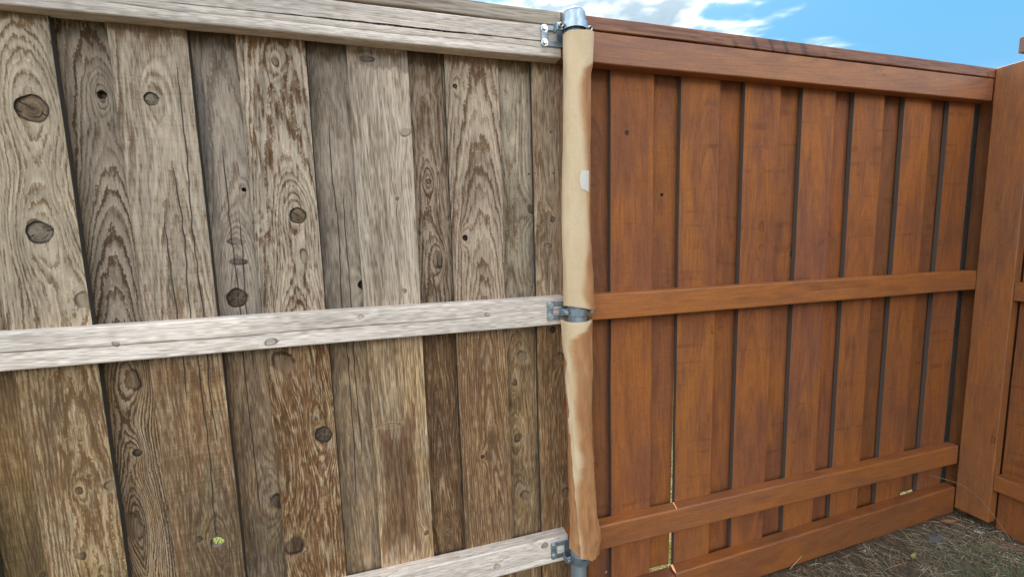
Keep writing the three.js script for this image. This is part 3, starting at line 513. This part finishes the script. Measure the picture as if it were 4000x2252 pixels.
// ---------------------------------------------------------------- kraft paper wrapped round the post
const lerpTab = (T, y) => { for (let i = 0; i + 1 < T.length; i++) { const a = T[i], b = T[i + 1]; if ((y - a[0]) * (y - b[0]) <= 0) { const t = (y - a[0]) / (b[0] - a[0]); return mix(a[1], b[1], t * t * (3 - 2 * t)); } } return (Math.abs(y - T[0][0]) < Math.abs(y - T[T.length - 1][0]) ? T[0] : T[T.length - 1])[1]; };
const DEG = Math.PI / 180;
function paperTex(y0, y1, edge, soft, seed, flip) {      // u: angle -180..180, v: height. Overspray of stain on bare kraft paper
  const nx = 384, ny = 768, c = new Uint8Array(nx * ny * 4), A = hex(0xdcc09c), A2 = hex(0xd2b48c), S = hex(0xa2683f), S2 = hex(0xb57d4b);
  for (let j = 0; j < ny; j++) for (let i = 0; i < nx; i++) {
    const th = i / nx * 360 - 180, y = mix(y0, y1, j / ny), fi = n2(i * 0.5 + seed, j * 0.6), fl = n2(i / 5 + seed, j / 3), lo = fbm(i / 60 + seed, j / 60, 4) * 2;
    const g = clamp(0.5 + 0.5 * lo + 0.2 * fl), e = edge(y), t = clamp(sstep(-soft, soft, th - e + 2.5 * lo + 4 * fi + 3 * fl) * (0.86 + 0.10 * lo)), g2 = clamp(0.35 + 0.8 * fbm(i / 30 + seed + 9, j / 70, 3) * 2);
    const k = (j * nx + i) * 4, sp = hash(i * 131 + j * 7 + seed) > 0.997 ? 0.8 : 1;
    for (let q = 0; q < 3; q++) c[k + q] = clamp(mix(mix(A2[q], A[q], g), mix(S[q], S2[q], g2), t) * (1 + 0.025 * fi) * sp, 0, 255);
    c[k + 3] = 255;
  }
  return dataTex(nx, ny, c);
}
function tube(y0, y1, f, th0, th1, nth, ny, thick) {     // a sheet of paper: outer face, inner face and its rims
  const pos = [], uv = [], idx = [], W = nth + 1;
  for (const ins of [0, thick]) for (let j = 0; j <= ny; j++) for (let i = 0; i <= nth; i++) {
    const v = j / ny, a0 = typeof th0 === 'function' ? th0(mix(y0, y1, v)) : th0, th = mix(a0, th1, i / nth), [x, y, z] = f(th, v, ins); pos.push(x, y, z); uv.push((th + 180) / 360, v);
  }
  const L = W * (ny + 1);
  for (let j = 0; j < ny; j++) for (let i = 0; i < nth; i++) { const a = j * W + i, b = a + W; idx.push(a, a + 1, b, b, a + 1, b + 1, L + a, L + b, L + a + 1, L + b, L + b + 1, L + a + 1); }
  const rim = (a, b) => idx.push(a, b, L + a, b, L + b, L + a);
  for (let i = 0; i < nth; i++) { rim(i + 1, i); rim(ny * W + i, ny * W + i + 1); }
  for (let j = 0; j < ny; j++) { rim(j * W, (j + 1) * W); rim((j + 1) * W + nth, j * W + nth); }
  const g = new THREE.BufferGeometry(); g.setAttribute('position', new THREE.Float32BufferAttribute(pos, 3)); g.setAttribute('uv', new THREE.Float32BufferAttribute(uv, 2)); g.setIndex(idx); g.computeVertexNormals(); return g;
}
const PAPER_BACK = 0.0425;
const ridge = (x, y) => 1 - Math.abs(n2(x, y)) * 2;
const UPL = [[1.72, -0.0800], [1.5, -0.0843], [1.3147, -0.0894], [1.187, -0.0908], [1.05, -0.0903]], UPR = [[1.72, -0.0015], [1.655, -0.0034], [1.622, -0.0092], [1.44, -0.0106], [1.28, -0.0138], [1.18, -0.009], [1.117, -0.0052], [1.05, -0.002]];
function upper(th, v, ins) {
  const t = th * DEG, sb = Math.sin(t), cb = Math.cos(t), yb = 1.0510 - 0.010 * sb + 0.0045 * cb, yt = 1.7195 + 0.0035 * sb - 0.003 * cb, y = mix(yb, yt, v);
  const l = lerpTab(UPL, y), r = lerpTab(UPR, y), cx = (l + r) / 2, a = (r - l) / 2 * 0.955 - ins, b = 0.0285 - ins;
  const d = 0.0016 * n2(th / 50 + 3, y * 7) + 0.0009 * n2(th / 16, y * 22 + 5) - 0.005 * Math.exp(-Math.pow((th - 38) / 22, 2) - Math.pow((y - 1.585) / 0.05, 2)) * 1.0;
  return [cx + (a + d) * sb, y, Math.max(PAPER_BACK + ins, PZ + 0.004 + (b + d) * cb)];
}
const upEdge = [[1.72, 100], [1.66, 80], [1.625, 8], [1.59, -6], [1.55, -3], [1.463, 14], [1.376, 29], [1.25, 40], [1.21, 31], [1.155, 16], [1.09, 2], [1.05, 20]];  // overspray edge; by the dent part of the brown is painted shade
const kraft = (tex) => new THREE.MeshStandardMaterial({ map: tex, roughness: 0.72, side: THREE.DoubleSide });
{
  const p = new THREE.Mesh(tube(0, 1, upper, -180, 180, 110, 150, 0.0006), kraft(paperTex(1.05, 1.72, (y) => lerpTab(upEdge, y), 19, 4)));
  p.name = numbered('paper_wrap'); p.castShadow = p.receiveShadow = true; scene.add(tag(p, 'upper tube of tan kraft paper round the post, brown overspray and painted shade along its right', 'paper wrap', null));
}
const LOL = [[1.03, -0.0952], [0.99, -0.0928], [0.935, -0.0899], [0.71, -0.0825], [0.49, -0.0806], [0.36, -0.0803]], LOR = [[1.03, -0.0100], [0.913, -0.0127], [0.808, -0.0166], [0.71, -0.0150], [0.6255, -0.0112], [0.512, -0.0055], [0.4166, 0.0060], [0.355, 0.0010]];
function lower(lift) {
  return (th, v, ins) => {
    const t = th * DEG, sb = Math.sin(t), cb = Math.cos(t), yt = 1.0245 - 0.004 * cb, yb = 0.372 - 0.012 * sb - 0.006 * cb + (lift ? -0.0015 * Math.sin(t * 5) : 0), y = mix(yb, yt, v);
    const l = lerpTab(LOL, y), r = lerpTab(LOR, y), cx = (l + r) / 2, low = sstep(0.62, 0.40, y), a = (r - l) / 2 * 0.955 - ins, b = 0.0285 - ins;
    let d = 0.0014 * n2(th / 45 + 8, y * 7) + 0.0008 * n2(th / 15, y * 20 + 2) + lift;
    d += 0.0007 * (ridge(th / 20 + y * 7 + 3, y * 13) - 0.4) + 0.0006 * (ridge(th / 9 - y * 16, y * 34) - 0.4);
    d -= 0.006 * Math.exp(-Math.pow((th - 52) / 14, 2) - Math.pow((y - 0.955) / 0.045, 2));
    d += low * 0.0026 * (ridge(th / 34 + y * 5, y * 6 + 3) - 0.4) + low * 0.0026 * (ridge(th / 15 - y * 11, y * 18) - 0.4);
    d -= low * 0.008 * Math.exp(-Math.pow((th - 18) / 14, 2) - Math.pow((y - 0.47) / 0.05, 2));
    return [cx + (a + d) * sb, y, Math.max(PAPER_BACK - 0.001 + ins + lift * 0.3, PZ + 0.0035 + (b + d) * cb)];
  };
}
const flapEdge = [[1.03, -150], [0.96, -115], [0.94, -100], [0.915, -68], [0.875, -79], [0.79, -69], [0.71, -65], [0.645, -58], [0.575, -50], [0.47, -42], [0.36, -30]];
const stainEdge = [[1.03, 60], [1.008, 20], [0.995, -14], [0.98, -42], [0.955, -46], [0.92, -38], [0.88, -33], [0.78, -33], [0.70, -28], [0.655, -10], [0.61, -22], [0.56, -40], [0.47, -40], [0.36, -22]];
{
  const p = thing('paper_wrap', 'lower tube of crumpled kraft paper round the post, mostly stained brown', 'paper wrap');
  part('inner_sheet', tube(0, 1, lower(0), -180, 180, 110, 150, 0.0005), kraft(paperTex(0.36, 1.03, (y) => y > 0.955 ? 300 : y > 0.93 ? mix(-200, 300, (y - 0.93) / 0.025) : -250, 12, 14)), p);
  const jag = (y) => lerpTab(flapEdge, y * 0.652 + 0.372) + 1.4 * n2(y * 30, 4) + 0.8 * n2(y * 120, 2) - (y > 0.535 && y < 0.60 ? 9 : 0);
  part('outer_sheet', tube(0, 1, lower(0.0032), jag, 150, 96, 170, 0.0005), kraft(paperTex(0.36, 1.03, (y) => lerpTab(stainEdge, y), 20, 24)), p);
}
{ // scrap of white tape stuck to the upper wrap
  const sh = [[-5, 1.393], [9, 1.396], [33, 1.3955], [35, 1.375], [36, 1.350], [18, 1.344], [-2, 1.346], [-4, 1.358], [-8, 1.369], [-7, 1.38], [-2, 1.3885]];
  const s2 = new THREE.Shape(sh.map(([a, y]) => new THREE.Vector2(a / 1000, y))), g0 = new THREE.ShapeGeometry(s2), P0 = g0.attributes.position;
  // fine grid clipped to the torn outline
  const N = 14, M = 14, pos = [], idx = [];
  const lo = (y) => { const T = [[1.396, 8], [1.3935, -4], [1.3885, -2], [1.38, -6.5], [1.369, -8], [1.358, -4], [1.346, -2], [1.344, 12]]; return lerpTab(T, y); };
  for (const ins of [0, 0.0003]) for (let j = 0; j <= M; j++) for (let i = 0; i <= N; i++) {
    const th = mix(lo(mix(1.345, 1.395, j / M)), 37, i / N), y = mix(1.345 + 0.0035 * (1 - i / N) , 1.3955 - 0.002 * (1 - i / N), j / M), [x, yy, z] = upper(th, (y - 1.0525) / (1.718 - 1.0525), 0);
    const t = th * DEG, k = 0.0011 - ins; pos.push(x + Math.sin(t) * k, yy, z + Math.cos(t) * k);
  }
  const W = N + 1, L = W * (M + 1);
  for (let j = 0; j < M; j++) for (let i = 0; i < N; i++) { const a = j * W + i, b = a + W; idx.push(a, a + 1, b, b, a + 1, b + 1, L + a, L + b, L + a + 1, L + b, L + b + 1, L + a + 1); }
  for (let j = 0; j < M; j++) idx.push(j * W, (j + 1) * W, L + j * W, (j + 1) * W, L + (j + 1) * W, L + j * W);
  const g = new THREE.BufferGeometry(); g.setAttribute('position', new THREE.Float32BufferAttribute(pos, 3)); g.setIndex(idx); g.computeVertexNormals();
  const m = new THREE.Mesh(g, new THREE.MeshStandardMaterial({ color: new THREE.Color(0.70, 0.63, 0.54), roughness: 0.6, side: THREE.DoubleSide })); m.name = 'masking_tape'; scene.add(tag(m, 'torn scrap of white tape stuck on the upper paper wrap', 'tape'));
}

// ---------------------------------------------------------------- ground
const groundY = (x, z) => {
  const base = 0.066 + 0.029 * clamp(x, -2.5, 2.2);
  const front = clamp(z, 0, 0.3) * -0.03;
  return base + front + (z < 0 ? -0.02 * sstep(0, 0.3, -z) : 0) + (Math.abs(x) < 4 && Math.abs(z) < 4 ? 0.006 * fbm(x * 9, z * 9, 4) * 2 + 0.010 * n2(x * 3, z * 3) : 0);
};
{
  const N = 260, M = 260, pos = [], uv = [], col = [], idx = [];
  const f = (t) => { const s = (t * 2 - 1); return Math.sinh(s * 6.2) / Math.sinh(6.2) * 420; };
  for (let j = 0; j <= M; j++) for (let i = 0; i <= N; i++) {
    const x = 1.15 + f(i / N), z = 0.12 + f(j / M); pos.push(x, groundY(x, z), z); uv.push(x / 0.7, -z / 0.7);
    const w = 0.5 + 0.5 * fbm(x * 7, z * 7, 3) * 2, lawn = z < -0.12 || z > 1.3 ? 1 : 0;
    const c = z > 1 ? [mix(0.12, 0.18, w), mix(0.12, 0.15, w), mix(0.06, 0.08, w)] : lawn ? [mix(0.16, 0.24, w), mix(0.19, 0.22, w), mix(0.06, 0.10, w)] : [mix(0.20, 0.30, w), mix(0.165, 0.25, w), mix(0.115, 0.18, w)];
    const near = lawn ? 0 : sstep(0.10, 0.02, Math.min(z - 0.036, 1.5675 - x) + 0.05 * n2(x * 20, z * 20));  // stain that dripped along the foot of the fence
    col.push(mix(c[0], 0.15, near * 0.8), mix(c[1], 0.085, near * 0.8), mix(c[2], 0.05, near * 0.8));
  }
  const W = N + 1; for (let j = 0; j < M; j++) for (let i = 0; i < N; i++) { const a = j * W + i; idx.push(a, a + W, a + 1, a + 1, a + W, a + W + 1); }
  const g = new THREE.BufferGeometry(); g.setAttribute('position', new THREE.Float32BufferAttribute(pos, 3)); g.setAttribute('uv', new THREE.Float32BufferAttribute(uv, 2)); g.setAttribute('color', new THREE.Float32BufferAttribute(col, 3)); g.setIndex(idx); g.computeVertexNormals();
  const n = 512, c = new Uint8Array(n * n * 4);
  for (let j = 0; j < n; j++) for (let i = 0; i < n; i++) {
    const a = i / n * Math.PI * 2, b = j / n * Math.PI * 2, u = Math.cos(a) * 6, v = Math.sin(a) * 6, p = Math.cos(b) * 6, q = Math.sin(b) * 6;
    const s = n2(u * 2 + p * 1.7, v * 2 + q * 1.7) * 0.4 + n2(u * 5 + q * 5, v * 5 - p * 5) * 0.35 + n2(u * 11 - q * 9, v * 11 + p * 9) * 0.4, t = clamp(190 + 75 * s, 60, 255), k = (j * n + i) * 4; c[k] = t; c[k + 1] = t * 0.97; c[k + 2] = t * 0.92; c[k + 3] = 255;
  }
  const t = dataTex(n, n, c);
  const m = new THREE.Mesh(g, new THREE.MeshStandardMaterial({ map: t, bumpMap: t, bumpScale: 0.008, vertexColors: true, roughness: 0.95 })); m.name = 'ground'; m.receiveShadow = true; scene.add(tag(m, 'bare dirt and thin lawn on both sides of the fence', null, null, 'structure'));
}
const R = rng(20240);
const pickXY = () => { let x, z; do { x = 0.3 + R() * 1.35; z = 0.05 + Math.pow(R(), 0.8) * 0.75; } while (x > 1.56 && z < 0.14 || x > 1.6 || fbm(x * 11 + 3, z * 11 + 8, 3) < -0.36 + 0.24 * R()); return [x, z]; };
function blades(name, label, cat, count, make, geo, mat, colour) {
  const im = new THREE.InstancedMesh(geo, mat, count), o = new THREE.Object3D(), c = new THREE.Color();
  for (let i = 0; i < count; i++) { make(o, i); o.updateMatrix(); im.setMatrixAt(i, o.matrix); im.setColorAt(i, colour(c, i)); }
  im.name = name; im.castShadow = im.receiveShadow = true; scene.add(tag(im, label, cat, null, 'stuff')); return im;
}
function bladeGeo(len, w, bend, lift) {                  // a thin bent strip with a little depth, lying along x
  const p = [], idx = [], N = 6;
  for (let i = 0; i <= N; i++) { const t = i / N, x = (t - 0.5) * len, ww = w * (1 - 0.7 * Math.abs(t - 0.4)), z = bend * Math.sin(t * 2.4), y = lift * Math.sin(t * Math.PI) ; p.push(x, y, z - ww, x, y + ww * 0.9, z, x, y, z + ww); }
  for (let i = 0; i < N; i++) { const a = i * 3; idx.push(a, a + 1, a + 3, a + 1, a + 4, a + 3, a + 1, a + 2, a + 4, a + 2, a + 5, a + 4); }
  const g = new THREE.BufferGeometry(); g.setAttribute('position', new THREE.Float32BufferAttribute(p, 3)); g.setIndex(idx); g.computeVertexNormals(); return g;
}
function grassGeo(len, w) {                              // upright bent blade
  const p = [], idx = [], N = 4;
  for (let i = 0; i <= N; i++) { const t = i / N, y = len * t * (1 - 0.25 * t), z = len * 0.45 * t * t, ww = w * (1 - t * 0.95); p.push(-ww, y, z, ww, y, z); }
  for (let i = 0; i < N; i++) { const a = i * 2; idx.push(a, a + 1, a + 2, a + 1, a + 3, a + 2); }
  const g = new THREE.BufferGeometry(); g.setAttribute('position', new THREE.Float32BufferAttribute(p, 3)); g.setIndex(idx); g.computeVertexNormals(); return g;
}
const litterMat = new THREE.MeshStandardMaterial({ roughness: 0.85, side: THREE.DoubleSide });
const straw = (o) => { const [x, z] = pickXY(); o.position.set(x, groundY(x, z) + 0.001 + R() * 0.009, z); o.rotation.set((R() - 0.5) * 0.5, R() * 6.283, (R() - 0.5) * 0.45); const s = 0.3 + R() * R() * 1.3, w = 0.55 + R() * R() * 1.4; o.scale.set(s, w, w); };
blades('straw_litter', 'dry straw and dead grass stems scattered over the dirt by the fence', 'straw', 12000, straw, bladeGeo(0.055, 0.0008, 0.0016, 0.0018), litterMat, (c) => { const t = R(), g = R(); return t < 0.30 ? c.setRGB(0.36 + g * 0.22, 0.30 + g * 0.18, 0.19 + g * 0.12) : t < 0.88 ? c.setRGB(0.15 + g * 0.14, 0.125 + g * 0.11, 0.075 + g * 0.07) : c.setRGB(0.30 + g * 0.08, 0.14 + g * 0.05, 0.07); });
const chip = new THREE.IcosahedronGeometry(0.006, 1); { const P = chip.attributes.position; for (let i = 0; i < P.count; i++) { P.setXYZ(i, P.getX(i) * (1.5 + 0.3 * n2(P.getX(i) * 400, P.getZ(i) * 400)), P.getY(i) * 0.35, P.getZ(i) * (0.8 + 0.3 * n2(P.getX(i) * 300 + 5, P.getY(i) * 300))); } chip.computeVertexNormals(); }
blades('wood_chips', 'pale wood chips and crumbs lying among the straw', 'wood chips', 1500, (o) => { const near = R() < 0.55; let x, z; if (near) { x = 1.47 + (R() + R() - 1) * 0.16; z = 0.20 + (R() + R() - 1) * 0.13; if (x > 1.6) x = 1.55; } else [x, z] = pickXY(); o.position.set(x, groundY(x, z) + 0.002 + R() * 0.004, z); o.rotation.set((R() - 0.5) * 0.8, R() * 6.3, (R() - 0.5) * 0.8); const s = 0.15 + R() * R() * R() * 1.0; o.scale.set(s, s, s); }, chip, litterMat, (c) => { const g = R(); return g < 0.5 ? c.setRGB(0.30 + g * 0.4, 0.28 + g * 0.38, 0.22 + g * 0.32) : c.setRGB(0.24 * g, 0.17 * g, 0.11 * g); });
blades('weeds', 'low green grass growing through the straw in the right corner', 'grass', 900, (o) => { const x = 1.32 + (R() + R() + R() - 1.5) * 0.22, z = 0.30 + (R() + R() - 1) * 0.16; o.position.set(x, groundY(x, z) - 0.002, z); o.rotation.set(0, R() * 6.3, (R() - 0.5) * 0.9); const s = 0.4 + R() * 0.8; o.scale.set(s, s, s); }, grassGeo(0.04, 0.0011), litterMat, (c) => { const g = R(); return c.setRGB(0.09 + g * 0.09, 0.14 + g * 0.08, 0.05 + g * 0.04); });
blades('lawn_grass', 'sunlit yellow green lawn grass behind the fence seen through its gaps', 'grass', 26000, (o) => { const x = -2.0 + R() * 3.6, z = -0.1 - R() * 1.7; o.position.set(x, groundY(x, z) - 0.003, z); o.rotation.set((R() - 0.5) * 0.5, R() * 6.3, (R() - 0.5) * 0.6); const s = 0.5 + R() * 0.9; o.scale.set(s, s, s); }, grassGeo(0.06, 0.0018), litterMat, (c) => { const g = R(); return R() < 0.3 ? c.setRGB(0.66, 0.58, 0.34) : c.setRGB(0.34 + g * 0.2, 0.44 + g * 0.16, 0.10 + g * 0.06); });

// single things lying on the ground
function shard(name, label, cat, x, z, sx, sy, sz, ry, color, rough) {
  const g = new THREE.IcosahedronGeometry(1, 3), P = g.attributes.position;
  for (let i = 0; i < P.count; i++) { const a = P.getX(i), b = P.getY(i), c = P.getZ(i), k = 1 + 0.35 * n2(a * 2.2 + x * 30, c * 2.2 + b) + 0.12 * n2(a * 7 + z * 50, c * 7 + b * 5); P.setXYZ(i, a * k * sx, b * sy * (1 + 0.5 * n2(a * 5 + 9, c * 9)), c * k * sz); }
  g.computeVertexNormals();
  const m = new THREE.Mesh(g, new THREE.MeshStandardMaterial({ color: new THREE.Color(...color), roughness: rough ?? 0.9, flatShading: true })); m.name = numbered(name); m.position.set(x, groundY(x, z) + sy * 0.6, z); m.rotation.y = ry; m.castShadow = m.receiveShadow = true; scene.add(tag(m, label, cat)); return m;
}
shard('bark_piece', 'dark grey weathered piece of bark half sunk in the dirt before the corner', 'bark', 1.34, 0.105, 0.045, 0.008, 0.014, 0.15, [0.13, 0.12, 0.11]);
shard('bark_piece', 'long reddish brown strip of bark along the foot of the side fence', 'bark', 1.52, 0.185, 0.075, 0.006, 0.011, -0.9, [0.16, 0.07, 0.04]);
function leaf(label, x, z, len, wid, ry, color, curl) {
  const N = 10, p = [], idx = [];
  for (const dn of [0, -0.0006]) for (let i = 0; i <= N; i++) { const t = i / N, w = wid * Math.sin(Math.PI * Math.pow(t, 0.8)) , xx = (t - 0.5) * len; for (let k = -2; k <= 2; k++) { const q = k / 2; p.push(xx, dn + curl * q * q + curl * 0.8 * Math.pow(t - 0.4, 2) * 4 + 0.002 * n2(t * 5 + x, q * 3), q * w); } }
  const W = 5, L = W * (N + 1);
  for (let i = 0; i < N; i++) for (let k = 0; k < 4; k++) { const a = i * W + k, b = a + W; idx.push(a, a + 1, b, b, a + 1, b + 1, L + a, L + b, L + a + 1, L + b, L + b + 1, L + a + 1); }
  const g = new THREE.BufferGeometry(); g.setAttribute('position', new THREE.Float32BufferAttribute(p, 3)); g.setIndex(idx); g.computeVertexNormals();
  const m = new THREE.Mesh(g, new THREE.MeshStandardMaterial({ color: new THREE.Color(...color), roughness: 0.7, side: THREE.DoubleSide })); m.name = numbered('fallen_leaf'); m.position.set(x, groundY(x, z) + 0.010, z); m.rotation.set(0.15, ry, 0.1); m.castShadow = true; scene.add(tag(m, label, 'leaf'));
}
leaf('curled orange brown dry leaf on the dirt near the corner', 1.465, 0.078, 0.06, 0.010, -0.45, [0.26, 0.11, 0.05], 0.010);
leaf('yellow green fallen leaf lying in the straw', 1.17, 0.139, 0.034, 0.007, 0.3, [0.30, 0.27, 0.09], 0.006);

// dry stalks leaning on the fence
function stalk(label, pts, r, color) {
  const c = new THREE.CatmullRomCurve3(pts.map((p) => new THREE.Vector3(...p)));
  const g = new THREE.TubeGeometry(c, 40, r, 6); const m = new THREE.Mesh(g, new THREE.MeshStandardMaterial({ color: new THREE.Color(...color), roughness: 0.8 })); m.name = numbered('dry_stalk'); m.castShadow = true; scene.add(tag(m, label, 'stalk'));
}
stalk('long dry grass stalk leaning across the bottom of the corner upright', [[1.36, 0.327, 0.062], [1.47, 0.288, 0.10], [1.52, 0.24, 0.13], [1.545, 0.18, 0.165], [1.56, 0.105, 0.21]], 0.0008, [0.30, 0.19, 0.11]);
stalk('short dry straw stem leaning on the kickboard', [[0.735, 0.095, 0.044], [0.765, 0.112, 0.041], [0.79, 0.125, 0.0385]], 0.0010, [0.45, 0.33, 0.2]);

// ---------------------------------------------------------------- end of a roof beam beyond the corner
{
  const b = thing('patio_roof', 'end of a brown wooden roof beam against the sky at the right edge', 'roof', [4.16, 0, -1.065]);
  const m = new THREE.MeshStandardMaterial({ color: new THREE.Color(0.24, 0.13, 0.10), roughness: 0.7 });
  part('beam', new RoundedBoxGeometry(2.6, 0.116, 0.09, 2, 0.006), m, b, [1.3, 2.60, 0]);
  part('upright', new RoundedBoxGeometry(0.1, 2.542, 0.1, 2, 0.006), m, b, [1.6, 1.271, 0]);
}
scene.traverse((o) => { if (o.isMesh) { o.castShadow = true; o.receiveShadow = true; } });
renderer.render(scene, camera);
